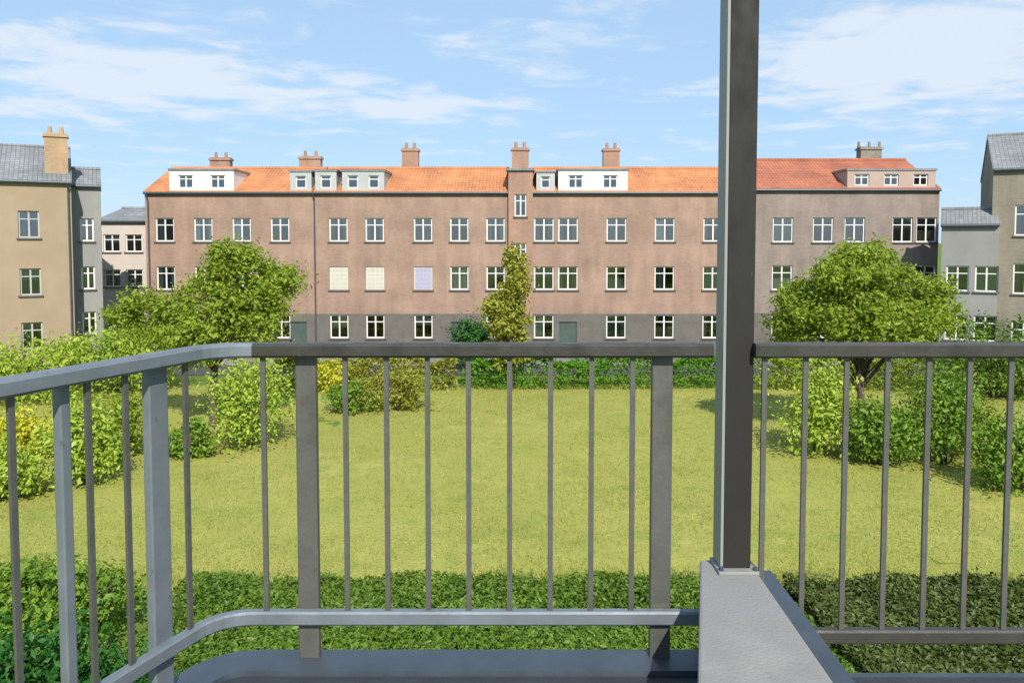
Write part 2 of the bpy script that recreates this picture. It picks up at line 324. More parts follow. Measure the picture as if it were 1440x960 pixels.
def tree(name, label, cat, base, height, lobes, leafm, nclump, per, spread, lsize, trunk_r=.16, group=None, trunk_top=.7, nlimb=12):
    """lobes are relative to the base; trunk and limbs reach into them"""
    big = list(lobes); extra = []
    for l in big:
        for i in range(4):
            d = Vector((random.gauss(0, 1), random.gauss(0, 1), random.gauss(.15, .8))).normalized(); k = random.uniform(.22, .42)
            extra.append((l[0]+d.x*l[3]*.92, l[1]+d.y*l[4]*.92, l[2]+d.z*l[5]*.92, l[3]*k, l[4]*k, l[5]*k))
    lobes = [(l[0], l[1], l[2], l[3]*.86, l[4]*.86, l[5]*.86) for l in big]
    t = thing(name, label, cat, base, group)
    bm = bmesh.new(); cxm = np.mean([l[0] for l in lobes]); cym = np.mean([l[1] for l in lobes])
    top = Vector((cxm*.8, cym*.8, height*trunk_top))
    pts = [Vector((0, 0, -.15)), Vector((0, 0, .12)), top*.35+Vector((random.uniform(-.08, .08), 0, 0)), top*.7, top]
    tube(bm, pts, [trunk_r*1.5, trunk_r*1.1, trunk_r*.85, trunk_r*.6, trunk_r*.25], 9)
    for i in range(nlimb):
        l = lobes[i % len(lobes)]; e = Vector(l[:3])+Vector((random.uniform(-.6, .6)*l[3], random.uniform(-.6, .6)*l[4], random.uniform(-.2, .6)*l[5]))
        s = top*random.uniform(.35, .85); mid = s.lerp(e, .5)+Vector((0, 0, .12*height*random.uniform(.2, 1)*.4))
        tube(bm, [s, mid, e], [trunk_r*.45, trunk_r*.28, trunk_r*.08], 6)
    for l in extra:
        e = Vector(l[:3]); s = top*random.uniform(.5, .95); mid = s.lerp(e, .55)+Vector((random.uniform(-.15, .15), 0, .15))
        tube(bm, [s, mid, e, e+Vector((random.uniform(-.3, .3), random.uniform(-.3, .3), random.uniform(-.1, .3)))], [trunk_r*.26, trunk_r*.17, trunk_r*.08, .006], 5)
    obj('trunk', bm, M['bark'], t, True)
    lobes = lobes+extra
    p, o_ = clump_points(lobes, nclump, per, spread)
    keep = p[:, 2] > .02; p = p[keep]; o_ = o_[keep]
    obj('crown', leaves_mesh('crown', p, lsize, outward=o_), leafm, t)
    return t
def shrub(name, label, base, rx, ry, h, leafm, n=120, per=38, lsize=.11, group=None, cat='shrub'):
    lobes = []
    for i in range(random.randint(4, 6)):
        a = random.uniform(0, 6.28); k = random.uniform(.15, .6)
        lobes.append((math.cos(a)*rx*k, math.sin(a)*ry*k, h*random.uniform(.36, .6), rx*random.uniform(.42, .62), ry*random.uniform(.42, .62), h*random.uniform(.3, .44)))
    lobes.append((0, 0, h*.62, rx*.5, ry*.5, h*.42))
    t = thing(name, label, cat, base, group)
    bm = bmesh.new()
    for i in range(6):
        a = i*1.05+random.uniform(-.3, .3); e = Vector((math.cos(a)*rx*.55, math.sin(a)*ry*.55, h*random.uniform(.55, .85)))
        tube(bm, [Vector((math.cos(a)*.08, math.sin(a)*.08, -.08)), e*.5+Vector((0, 0, .1)), e], [.045, .03, .01], 5)
    tag(obj('stem', bm, M['bark'], t, True), kind='stuff')
    p, o_ = clump_points(lobes, n, per, max(.22, h*.2)); keep = p[:, 2] > .02
    obj('foliage', leaves_mesh('foliage', p[keep], lsize, outward=o_[keep]), leafm, t)
    return t

# ------------------------------------------------------------------ ground
def sheet(name, poly, z, m, kind='structure'):
    bm = bmesh.new(); bm.faces.new([bm.verts.new((x, y, z)) for x, y in poly]); o = obj(name, bm, m)
    return tag(o, kind=kind)
sheet('ground', [(-2500, -600), (2500, -600), (2500, 4000), (-2500, 4000)], -.02, M['ground'])
# the field: a gently uneven sheet
bm = bmesh.new(); nx, ny = 70, 40
grid = []
for j in range(ny+1):
    row = []
    for i in range(nx+1):
        x = -34+68*i/nx; y = 17.6+26.6*j/ny
        if j == ny: y += .5*math.sin(x*.35)+.3*math.sin(x*1.1)
        e = min(1, j/3, (ny-j)/3, i/3, (nx-i)/3)
        z = .004+e*(.05+.05*math.sin(x*.31+1)*math.sin(y*.4)+.03*math.sin(x*.9+y*.7))
        row.append(bm.verts.new((x, y, z)))
    grid.append(row)
for j in range(ny):
    for i in range(nx): bm.faces.new((grid[j][i], grid[j][i+1], grid[j+1][i+1], grid[j+1][i]))
t = M['field'].node_tree; b = t.nodes['Principled BSDF']; src = b.inputs['Base Color'].links[0].from_socket
tcn = N(t, 'ShaderNodeTexCoord'); last = src
for sc, lo, hi, c, am in ((.5, .52, .66, (.17, .225, .042), .7), (.3, .58, .72, (.46, .40, .15), .55), (3.5, .53, .66, (.17, .21, .04), .6), (17., .52, .66, (.15, .17, .035), .65), (11., .56, .68, (.52, .46, .18), .6)):
    n = N(t, 'ShaderNodeTexNoise'); n.inputs['Scale'].default_value = sc; n.inputs['Detail'].default_value = 12; n.inputs['Roughness'].default_value = .72
    mp = N(t, 'ShaderNodeMapping'); mp.inputs['Location'].default_value = (sc*13, 4, 0); t.links.new(tcn.outputs['Object'], mp.inputs[0]); t.links.new(mp.outputs[0], n.inputs['Vector'])
    q = N(t, 'ShaderNodeMapRange'); q.inputs[1].default_value = lo; q.inputs[2].default_value = hi; q.inputs[4].default_value = am; t.links.new(n.outputs['Fac'], q.inputs[0])
    m_ = N(t, 'ShaderNodeMix', data_type='RGBA'); t.links.new(q.outputs[0], m_.inputs[0]); t.links.new(last, m_.inputs[6]); m_.inputs[7].default_value = (*c, 1); last = m_.outputs[2]
t.links.new(last, b.inputs['Base Color'])
tag(obj('field', bm, M['field'], smooth=True), kind='structure')
# tufts on the field, one object
n = 190000
x = rng.uniform(-33, 33, n); y = 17.9+25.9*rng.uniform(0, 1, n)**1.25
dens = np.sin(x*.6+np.sin(y*.5)*2)*np.sin(y*.8+1.3*np.sin(x*.3))
keep = dens+rng.uniform(-1, 1, n) > -.35; x = x[keep]; y = y[keep]; n = len(x)
zb = .05+.05*np.sin(x*.31+1)*np.sin(y*.4)+.03*np.sin(x*.9+y*.7)
hgt = rng.uniform(.05, .15, n)*np.where(rng.uniform(0, 1, n) < .02, 1.6, 1)*np.where((y < 18.8) | (y > 42.6), 2.2, 1); a = rng.uniform(0, 6.28, n); w = rng.uniform(.006, .016, n)
lean = rng.normal(size=(n, 2))*.06
v = np.empty((n, 3, 3))
v[:, 0] = np.stack([x-np.cos(a)*w, y-np.sin(a)*w, zb-.02], 1); v[:, 1] = np.stack([x+np.cos(a)*w, y+np.sin(a)*w, zb-.02], 1)
v[:, 2] = np.stack([x+lean[:, 0], y+lean[:, 1], zb+hgt], 1)
me = bpy.data.meshes.new('grass'); me.vertices.add(n*3); me.vertices.foreach_set('co', v.reshape(-1))
me.loops.add(n*3); me.loops.foreach_set('vertex_index', np.arange(n*3)); me.polygons.add(n)
me.polygons.foreach_set('loop_start', np.arange(0, n*3, 3)); me.polygons.foreach_set('loop_total', np.full(n, 3)); me.update()
tag(obj('grass', me, M['blade']), 'dry yellow green grass tufts standing all over the field', 'grass', kind='stuff')
sheet('street', [(-70, 47.6), (70, 47.6), (70, 51.4), (-70, 51.4)], .012, M['asphalt'])
tag(obj('pavement', boxm(-70, 70, 51.4, 54.3, -.05, .13, bev=.02), M['paving']), kind='structure')

# ------------------------------------------------------------------ houses
BY = 54.5                                   # the long row's front
def wx(px, Y=BY): return P(px, HZ, Y).x
def wz(py, Y=BY): return P(720, py, Y).z
win_cache = {}
def window_meshes(w, h, two=True):
    k = (round(w, 2), round(h, 2), two)
    if k in win_cache: return win_cache[k]
    f = .08; bm = bmesh.new()
    box(bm, -w/2, w/2, 0, .07, 0, f); box(bm, -w/2, w/2, 0, .07, h-f, h)
    box(bm, -w/2, -w/2+f, 0, .07, f, h-f); box(bm, w/2-f, w/2, 0, .07, f, h-f)
    if two: box(bm, -.045, .045, .003, .067, f, h-f)
    box(bm, -w/2+f, w/2-f, .006, .064, h*.68, h*.68+.06)
    fm = bpy.data.meshes.new('window'); bm.to_mesh(fm); bm.free()
    pm = bpy.data.meshes.new('pane'); bm = boxm(-w/2+.04, w/2-.04, .035, .041, .04, h-.04); bm.to_mesh(pm); bm.free()
    sm = bpy.data.meshes.new('sill'); bm = boxm(-w/2-.1, w/2+.1, -.20, .02, -.09, -.002); bm.to_mesh(sm); bm.free()
    bm = bmesh.new()
    for q in range(int((h-.06)/.09)): box(bm, -w/2+.05, w/2-.05, -.03, -.005, .04+q*.09, .04+q*.09+.075)
    hm = bpy.data.meshes.new('blind'); bm.to_mesh(hm); bm.free()
    win_cache[k] = (fm, pm, sm, hm)
    return win_cache[k]
mesh_mat = {}
def with_mat(me, m):
    k = (me.name, m.name)
    if k not in mesh_mat:
        c = me.copy(); c.name = me.name.split('.')[0]; c.materials.clear(); c.materials.append(m); mesh_mat[k] = c
    return mesh_mat[k]
def add_window(root, x, z, w, h, yd=.13, frame='white', blind=None, two=True, sill='stone', rot=0, off=(0, 0)):
    fm, pm, sm, hm = window_meshes(w, h, two)
    o = obj('window', with_mat(fm, M[frame]), None, root); o.location = (x, yd, z)
    p = obj('pane', with_mat(pm, M['pane']), None, o)
    p.rotation_euler = (R(random.uniform(-.5, .5)), 0, R(random.uniform(-.7, .7)))
    if sill: s = obj('sill', with_mat(sm, M[sill]), None, o)
    if not blind:
        kind = random.choice(('sides', 'sides', 'net', 'half', 'left', 'none', 'drawn')); cm = M[random.choice(('curtain', 'curtain', 'curtain', 'curtain_warm', 'curtain_grey'))]
        spans = {'sides': ((-.5, -.26, 0, 1), (.24, .5, 0, 1)), 'net': ((-.5, .5, 0, .48),), 'half': ((-.5, .5, .55, 1),), 'left': ((-.5, -.08, 0, 1),), 'none': (), 'drawn': ((-.5, .0, 0, 1), (.02, .5, 0, 1))}[kind]
        for a, b_, c, d in spans:
            bm = bmesh.new(); k = max(4, int((b_-a)*14)); prev = None
            for q in range(k+1):
                xx = (a+(b_-a)*q/k)*(w-.1); yy = .16+.03*math.sin(q*2.1)
                cur = (bm.verts.new((xx, yy, .04+c*(h-.08))), bm.verts.new((xx, yy, .04+d*(h-.08))))
                if prev: bm.faces.new((prev[0], cur[0], cur[1], prev[1]))
                prev = cur
            obj('curtain', bm, cm, o)
    if blind: obj('blind', with_mat(hm, M[blind]), None, o)
    return o
def wall_front(bm, x0, x1, z0, z1, holes, y=0, rev=.16):
    xs = sorted({x0, x1, *[q for h in holes for q in (h[0], h[1])]}); zs = sorted({z0, z1, *[q for h in holes for q in (h[2], h[3])]})
    xs = [q for q in xs if x0 <= q <= x1]; zs = [q for q in zs if z0 <= q <= z1]
    for a, b in zip(xs, xs[1:]):
        for c, d in zip(zs, zs[1:]):
            mx_, mz = (a+b)/2, (c+d)/2
            if any(h[0] < mx_ < h[1] and h[2] < mz < h[3] for h in holes): continue
            bm.faces.new([bm.verts.new(q) for q in ((a, y, c), (b, y, c), (b, y, d), (a, y, d))])
    for h in holes:
        a, b, c, d = h
        for q in (((a, y, c), (a, y, d), (a, y+rev, d), (a, y+rev, c)), ((b, y, d), (b, y, c), (b, y+rev, c), (b, y+rev, d)),
                  ((a, y, d), (b, y, d), (b, y+rev, d), (a, y+rev, d)), ((b, y, c), (a, y, c), (a, y+rev, c), (b, y+rev, c))):
            bm.faces.new([bm.verts.new(r) for r in q])
def house(name, label, x0, x1, Y, eave, depth, wallm, wins, rows, winw=1.25, winh=1.6, band=None, plinth=True, blinds={}, doors=(), frame='white'):
    """x in world metres, local origin at (x0, Y, 0); wins = x centres in world; rows = z centres"""
    t = thing(name, label, 'house', (x0, Y, 0)); W_ = x1-x0; holes = []; pl = 3.1 if plinth else 0
    for zi, z in enumerate(rows):
        for x in wins:
            if zi == 0 and any(abs(x-d) < .9 for d in doors): continue
            holes.append((x-x0-winw/2, x-x0+winw/2, z-winh/2, z+winh/2))
    for d in doors: holes.append((d-x0-.6, d-x0+.6, .15, 2.55))
    bm = bmesh.new(); wall_front(bm, 0, W_, pl, eave, [h for h in holes if h[2] >= pl-.01 or not plinth])
    for q in (((0, 0, pl), (0, 0, eave), (0, depth, eave), (0, depth, pl)), ((W_, 0, pl), (W_, depth, pl), (W_, depth, eave), (W_, 0, eave)), ((0, depth, 0), (0, depth, eave), (W_, depth, eave), (W_, depth, 0))):
        bm.faces.new([bm.verts.new(r) for r in q])
    if plinth:
        bp = bmesh.new(); wall_front(bp, -.0, W_, -.1, pl, [h for h in holes if h[2] < pl-.01], y=-.06)
        for q in (((0, -.06, -.1), (0, -.06, pl), (0, depth, pl), (0, depth, -.1)), ((W_, -.06, -.1), (W_, depth, -.1), (W_, depth, pl), (W_, -.06, pl)), ((0, -.06, pl), (W_, -.06, pl), (W_, 0, pl), (0, 0, pl))):
            bp.faces.new([bp.verts.new(r) for r in q])
        obj('plinth', bp, M['stone'], t)
    obj('wall', bm, wallm, t)
    for h in holes:
        cx, cz = (h[0]+h[1])/2, h[2]
        if cz < .5 and h[3] > 2.5:
            d = obj('door', boxm(cx-.6, cx+.6, .05, .12, .15, 2.55), M['door'], t)
            obj('handle', boxm(cx+.42, cx+.46, -.01, .048, 1.1, 1.24), M['zinc'], d)
            obj('step', boxm(cx-.8, cx+.8, -.55, -.07, .0, .15, bev=.015), M['concrete'], t)
        else:
            ri = min(range(len(rows)), key=lambda i: abs(rows[i]-(h[2]+h[3])/2)); wi = min(range(len(wins)), key=lambda i: abs(wins[i]-x0-cx))
            add_window(t, cx, cz, winw, winh, blind=blinds.get((ri, wi)), frame=frame, yd=.10 if h[2] >= pl else .04)
    return t
def roof(t, W_, eave, ridge, depth, m, x0=0, hip=False):
    """pitched roof with thickness, ridge parallel to the front"""
    e = -.14; mid = depth/2; bm = bmesh.new(); th = .16
    prof = [(e, eave-.02), (mid, ridge), (depth-e, eave-.02)]
    for (ya, za), (yb, zb) in zip(prof, prof[1:]):
        a = x0-.05; b = x0+W_+.05
        vs = [bm.verts.new(q) for q in ((a, ya, za), (b, ya, za), (b, yb, zb), (a, yb, zb), (a, ya, za+th), (b, ya, za+th), (b, yb, zb+th), (a, yb, zb+th))]
        for f in ((3, 2, 1, 0), (4, 5, 6, 7), (0, 1, 5, 4), (1, 2, 6, 5), (2, 3, 7, 6), (3, 0, 4, 7)): bm.faces.new([vs[i] for i in f])
    r = obj('roof', bm, m, t)
    bm = bmesh.new(); tube(bm, [Vector((x0-.05, mid, ridge+th)), Vector((x0+W_+.05, mid, ridge+th))], [.13, .13], 8)
    obj('ridge_cap', bm, m, r)
    wm = next(c.data.materials[0] for c in t.children if c.name.split('.')[0] == 'wall')
    for xx in (x0+.001, x0+W_-.001):
        bm = bmesh.new(); bm.faces.new([bm.verts.new(q) for q in ((xx, 0, eave), (xx, depth, eave), (xx, mid, ridge))]); obj('gable_end', bm, wm, t)
    bm = bmesh.new(); tube(bm, [Vector((x0, e-.06, eave+.02)), Vector((x0+W_, e-.06, eave+.02))], [.085, .085], 8)
    obj('gutter', bm, M['zinc'], t)
    return r
def pivot(t, lx, ang):
    """turn a house about the corner at lx along its front"""
    c = t.location+Vector((lx, 0, 0)); t.location = c+Matrix.Rotation(ang, 3, 'Z') @ Vector((-lx, 0, 0)); t.rotation_euler.z = ang
def downpipe(t, x, eave, y=-.1):
    bm = bmesh.new(); tube(bm, [Vector((x, -.4, eave)), Vector((x, y, eave-.5)), Vector((x, y, .1))], [.055, .055, .055], 8); obj('downpipe', bm, M['zinc'], t)
def chimney(r, x, y, z0, z1, w=.9, d=.6, m='brick_deep', pots=2):
    bm = boxm(x-w/2, x+w/2, y-d/2, y+d/2, z0, z1); box(bm, x-w/2-.08, x+w/2+.08, y-d/2-.08, y+d/2+.08, z1-.22, z1-.08)
    c = obj('chimney', bm, M[m], r)
    # pots are part of the stack's own mesh: the chimney already is a sub-part
    bm = bmesh.new(); bm.from_mesh(c.data)
    for i in range(pots):
        q = x+(i-(pots-1)/2)*w*.5
        tube(bm, [Vector((q, y, z1-.01)), Vector((q, y, z1+.42))], [.13, .10], 8)
    bm.to_mesh(c.data); bm.free()
    return c
def dormer(t, x0, x1, z0, z1, yf, back, m, nwin, winh=None, roofm='slate'):
    """flat roofed dormer standing on the eaves, with windows"""
    W_ = x1-x0; winh = winh or (z1-z0)*.62; ww = min(1.0, W_/nwin*.5)
    holes = [(x0+W_*(i+.5)/nwin-ww/2, x0+W_*(i+.5)/nwin+ww/2, z0+.25, z0+.25+winh) for i in range(nwin)]
    bm = bmesh.new(); wall_front(bm, x0, x1, z0, z1, holes, y=yf)
    for q in (((x0, yf, z0), (x0, yf, z1), (x0, back, z1), (x0, back, z0)), ((x1, yf, z0), (x1, back, z0), (x1, back, z1), (x1, yf, z1))):
        bm.faces.new([bm.verts.new(r) for r in q])
    d = obj('dormer', bm, m, t)
    obj('dormer_roof', boxm(x0-.08, x1+.08, yf-.06, back, z1, z1+.14), M[roofm], d)
    for h in holes:
        fm, pm, sm, hm = window_meshes(ww, winh, ww > .8)
        o = obj('window', with_mat(fm, M['white']), None, d); o.location = ((h[0]+h[1])/2, yf+.1, h[2])
        # one level only below a dormer: the pane goes with the house
        p = obj('pane', with_mat(pm, M['pane']), None, d); p.location = o.location
    return d
EAVE = wz(272); RIDGE = wz(240, BY+4.5)
rows = [wz(459), wz(391), wz(323)]
# left house of the row
x0, x1 = wx(205), wx(441)
hA = house('row_house', 'left end house of the pinkish brick row, part hidden by the round tree', x0, x1, BY, EAVE, 9, M['brick'], [wx(q) for q in (232, 286, 340, 394, 424)][:4], rows, doors=(wx(424)-.3,))
rA = roof(hA, x1-x0, EAVE, RIDGE, 9, M['tile']); downpipe(hA, .25, EAVE)
dormer(hA, wx(240)-x0, wx(330)-x0, EAVE+.1, wz(240), .02, 4.0, M['white'], 2)
dormer(hA, wx(409)-x0, wx(441)-x0-.1, EAVE+.1, wz(242), .02, 4.0, M['cladding'], 1)
chimney(rA, wx(268)-x0+.2, 5.5, RIDGE-1.2, wz(222, BY+5.5), 1.5, .6); chimney(rA, wx(404)-x0+.3, 5.5, RIDGE-1.2, wz(220, BY+5.5), 1.6, .6)
# middle house
x0, x1 = wx(441), wx(715)
hB = house('row_house', 'middle house of the brick row with cream shutter and lilac blind', x0, x1, BY, EAVE, 9, M['brick'], [wx(q) for q in (476, 527, 595, 646, 697)], rows,
           blinds={(1, 1): 'shutter', (1, 2): 'shutter_lilac', (1, 0): 'shutter'}, doors=(wx(646),))
rB = roof(hB, x1-x0, EAVE, RIDGE, 9, M['tile']); downpipe(hB, .1, EAVE)
dormer(hB, wx(444)-x0, wx(474)-x0, EAVE+.1, wz(241), .02, 4.0, M['cladding'], 1)
dormer(hB, wx(482)-x0, wx(541)-x0, EAVE+.1, wz(241), .02, 4.0, M['cladding'], 2)
chimney(rB, wx(561)-x0+.2, 5.0, RIDGE-1.0, wz(209, BY+5), 1.2, .7)
# stair bay between the middle and right houses
x0, x1 = wx(715), wx(749)
hS = house('stair_tower', 'narrow brick stair bay rising above the eaves behind the slim tree', x0, x1, BY-.35, wz(240, BY-.35), 9.2, M['brick_deep'], [wx(732)], [wz(357), wz(289)], winw=.8, winh=1.5)
hS['category'] = 'house bay'
bm = boxm(-.12, x1-x0+.12, -.15, 9.2, wz(240, BY-.35)+.002, wz(240, BY-.35)+.16); rS = obj('roof', bm, M['slate'], hS)
chimney(rS, (x1-x0)/2, 3, wz(240, BY-.35)+.1, wz(209, BY+3), 1.2, .7)
# right house
x0, x1 = wx(749), wx(1056)
hC = house('row_house', 'right house of the brick row behind the dark column, with wide white dormer', x0, x1, BY, EAVE, 9, M['brick'], [wx(q) for q in (765, 799, 867, 935, 1003)], rows,
           winw=1.35, doors=(wx(799),), blinds={})
rC = roof(hC, x1-x0, EAVE, RIDGE, 9, M['tile']); downpipe(hC, x1-x0-.2, EAVE)
dormer(hC, .25, wx(780)-x0, EAVE+.1, wz(243), .02, 4.0, M['cladding'], 1)
dormer(hC, wx(785)-x0, wx(882)-x0, EAVE+.1, wz(240), .02, 4.0, M['white'], 2)
chimney(rC, wx(867)-x0+.2, 5, RIDGE-1.0, wz(209, BY+5), 1.2, .7)
# greyer wing
x0, x1 = wx(1056), wx(1326); ev = wz(268, BY+.6)
hD = house('row_house', 'dull grey brown brick house right of the column under red tiles', x0, x1, BY+.6, ev, 10, M['brick_dull'], [wx(q) for q in (1105, 1162, 1207, 1275, 1309)], rows, winw=1.4, winh=1.7)
rD = roof(hD, x1-x0, ev, wz(228, BY+5.6), 10, M['tile_red']); downpipe(hD, .3, ev)
dormer(hD, wx(1195)-x0, wx(1320)-x0, ev+.1, wz(240, BY+.6), .02, 4.2, M['render_pink'], 3)
chimney(rD, wx(1241)-x0+2.1, 6.5, wz(235, BY+6), wz(206, BY+6.5), 1.6, .8, 'brick_brown', 3)
# low grey house between
EY = 50.6; x0, x1 = wx(1324, EY), wx(1393, EY)
hE = house('low_house', 'low grey rendered house in the gap at the right', x0, x1, EY, wz(318, EY), 3.2, M['render_grey'], [wx(1345, EY), wx(1380, EY)], [wz(459, EY), wz(391, EY)], plinth=False, doors=())
rE = roof(hE, x1-x0, wz(318, EY), wz(298, EY+1.6), 3.2, M['slate']); pivot(hE, 0, R(-28))
# tall brown house at the right edge
x0, x1 = wx(1394, 50), wx(1640, 50)
hF = house('tall_house', 'tall brown brick house cut off by the right edge of the picture', x0, x1, 50, wz(240, 50), 11, M['brick_brown'], [wx(q, 50) for q in (1436, 1500, 1566, 1620)], [wz(470, 50), wz(391, 50), wz(310, 50)], winw=1.3, winh=1.9)
rF = roof(hF, x1-x0, wz(240, 50), wz(196, 55.5), 11, M['slate']); chimney(rF, 3.4, 4.5, wz(230, 53), wz(180, 54.5), 1.0, .7, 'brick_brown', 2); pivot(hF, 0, R(-27))
# tan house at the left
TY = 47; x0, x1 = wx(-190, TY), wx(102, TY)
hT = house('tan_house', 'tan rendered house with a grey roof at the left edge of the picture', x0, x1, TY, wz(258, TY), 9, M['render_tan'], [wx(q, TY) for q in (-150, -85, -20, 50)], [wz(469, TY), wz(395, TY), wz(316, TY)], winw=1.05, winh=1.55, plinth=False, frame='cladding')
hT.rotation_euler.z = 0
rT = roof(hT, x1-x0, wz(258, TY), wz(214, TY+4.5), 9, M['slate']); downpipe(hT, x1-x0-.15, wz(258, TY))
chimney(rT, wx(85, TY)-x0, 1.2, wz(262, TY), wz(190, TY+1.2), 1.2, .8, 'brick_tan', 2)
pivot(hT, x1-x0, R(29))
NY = 48.6; x0, x1 = wx(101, NY), wx(138, NY)
hN = house('narrow_house', 'narrow grey rendered house squeezed between the tan house and the low pale house', x0, x1, NY, wz(262, NY), 4.5, M['render_grey'], [wx(120, NY)], [wz(455, NY), wz(391, NY), wz(323, NY)], winw=.75, winh=1.4, plinth=False)
rN = roof(hN, x1-x0, wz(262, NY), wz(241, NY+2.2), 4.5, M['slate']); pivot(hN, 0, R(27))
# pale low houses in the left gap
x0, x1 = wx(137, 60), wx(209, 60)
hP = house('low_house', 'low pale rendered house in the gap at the left', x0, x1, 60, wz(312, 60), 8, M['render_pale'], [wx(157, 60), wx(188, 60)], [wz(450, 60), wz(391, 60), wz(342, 60)], winh=1.3, plinth=False)
rP = roof(hP, x1-x0, wz(312, 60), wz(296, 64), 8, M['slate'])

# ------------------------------------------------------------------ trees and shrubs
def gpos(px, py): # ground point under a photo pixel
    d = P(px, py, 1.0)-Vector((0, 0, CAMZ)); k = -CAMZ/d.z
    return (d.x*k, d.y*k, 0)
b = gpos(300, 600); s = b[1]/F
def lob(px, py, r, ry=None, base=None, Y=None):
    p = P(px, py, Y or base[1]); q = (Y or base[1])/F
    return (p.x-base[0], random.uniform(-.4, .4)*r*q, p.z, r*q, r*q*.9, (ry or r)*q)
tree('round_tree', 'round mid green tree in front of the left end house', 'tree', b, 7.5,
     [lob(345, 402, 58, 54, b), lob(290, 428, 62, 50, b), lob(220, 438, 48, 36, b), lob(366, 445, 38, 44, b), lob(300, 480, 70, 40, b), lob(330, 366, 34, 26, b)],
     M['leaf_mid'], 400, 80, .5, .125, .17)
b = gpos(718, 548)
tree('columnar_tree', 'slim olive green tree standing before the brick stair bay', 'tree', b, 6.6,
     [lob(716, 490, 30, 38, b), lob(716, 445, 29, 40, b), lob(724, 405, 20, 36, b), lob(726, 372, 10, 22, b), lob(702, 440, 22, 32, b)], M['leaf_olive'], 190, 60, .45, .15, .12, trunk_top=.8)
b = gpos(1215, 618)
tree('broad_tree', 'broad green tree in front of the grey brown house', 'tree', b, 6.9,
     [lob(1200, 390, 62, 48, b), lob(1150, 430, 52, 44, b), lob(1260, 425, 62, 44, b), lob(1312, 440, 34, 28, b), lob(1225, 460, 80, 38, b), lob(1215, 362, 36, 24, b), lob(1118, 462, 38, 34, b), lob(1128, 418, 34, 32, b)],
     M['leaf_mid'], 420, 80, .46, .12, .17)
def bush(px, base_y, half, top_y, m, label, name='shrub', n=90, per=36, ls=.11):
    b = gpos(px, base_y); Y = b[1]; q = Y/F; h = (base_y-top_y)*q*.97
    return shrub(name, label, b, half*q, half*q*.8, h, M[m], n, per, ls)
bush(350, 630, 66, 478, 'leaf_lime', 'bright lime green shrub at the foot of the round tree', n=130)
bush(265, 646, 42, 590, 'leaf_dark', 'low dark green shrub beside the pale grey railing post', n=70)
bush(24, 648, 50, 572, 'leaf_yellow', 'yellow green shrub at the left edge of the picture', n=120)
bush(10, 700, 66, 612, 'leaf_lime', 'low bright green shrub just in front of the yellow green one', n=110)
bush(120, 680, 56, 545, 'leaf_lime', 'tall fresh green shrub seen behind the left railing', n=140)
bush(178, 642, 38, 545, 'leaf_mid', 'narrow mid green shrub between the left railing posts', n=90)
bush(40, 560, 130, 470, 'leaf_lime', 'wide pale green bush in front of the tan house', n=200, ls=.14)
bush(170, 552, 100, 450, 'leaf_lime', 'wide bright bush below the low pale house', n=200, ls=.14)
bush(490, 580, 50, 535, 'leaf_dark', 'low dark shrub on the far field edge right of the first front post', n=70)
bush(560, 578, 58, 515, 'leaf_olive', 'olive shrub on the far field edge left of the slim tree', n=90)
bush(465, 552, 40, 505, 'leaf_yellow', 'small yellow green shrub below the middle house', n=70)
bush(665, 520, 34, 448, 'leaf_deep', 'dark evergreen shrub left of the slim tree', n=90, ls=.15)
bush(1150, 640, 58, 508, 'leaf_lime', 'light green shrub right of the dark column', n=120)
bush(1232, 656, 74, 565, 'leaf_dark', 'dark green shrub under the broad tree', n=120)
bush(1330, 655, 80, 515, 'leaf_dark', 'large dark green shrub right of the broad tree', n=150)
bush(1390, 645, 44, 575, 'leaf_olive', 'olive yellow shrub at the right, before the large dark shrub', n=80)
bush(1425, 690, 74, 560, 'leaf_dark', 'spreading dark shrub at the right edge of the picture', n=130)
bush(1400, 560, 130, 450, 'leaf_hedge', 'wide green bush in front of the tall brown house', n=180, ls=.14)
# hedges: the far one along the field, the near one below the railing
def hedge(name, label, x0, x1, y0, y1, h, m, n, ls, wob=.34):
    t = thing(name, label, 'hedge', ((x0+x1)/2, (y0+y1)/2, 0)); W_ = (x1-x0)/2; D = (y1-y0)/2
    px = rng.uniform(-W_, W_, n); py = rng.uniform(-D, D, n); hh = h*(1+wob*np.sin(px*1.3+py)*.5+wob*np.sin(px*3.1)*.3+wob*np.sin(py*2.2+px*.7)*.4)
    side = rng.uniform(0, 1, n); pz = np.where(side < .6, hh+rng.normal(size=n)*h*.06, hh*rng.uniform(.05, 1, n))
    edge = side > .72; py = np.where(edge, np.where(rng.uniform(0, 1, n) < .65, -D, D)*rng.uniform(.9, 1.03, n), py)
    obj('foliage', leaves_mesh('foliage', np.stack([px, py, np.maximum(pz, .03)], 1), ls, up=.6), M[m], t)
    bm = bmesh.new(); k = max(2, int(W_*2/.8))
    for i in range(k):
        for j in (-.4, .4):
            qx = -W_+2*W_*(i+.5)/k; a = Vector((qx, j*D, -.08)); tube(bm, [a, a+Vector((random.uniform(-.2, .2), random.uniform(-.1, .1), h*.85))], [.03, .012], 5)
    tag(obj('stem', bm, M['bark'], t), kind='stuff')
    return t
a = gpos(650, 548); c = gpos(1050, 548)
hedge('far_hedge', 'low vivid green hedge along the far edge of the field', a[0], c[0], a[1], a[1]+1.2, 1.5, 'leaf_vivid', 11000, .14)
a = gpos(380, 553); c = gpos(640, 553)
hedge('far_hedge', 'olive green hedge at the far field edge left of the slim tree', a[0], c[0], a[1]+.4, a[1]+1.7, 1.55, 'leaf_olive', 8000, .14, .3)
a = gpos(1065, 552); c = gpos(1500, 552)
hedge('far_hedge', 'mid green hedge at the far field edge behind the broad tree', a[0], c[0], a[1]+.4, a[1]+1.7, 1.6, 'leaf_mid', 12000, .14, .3)
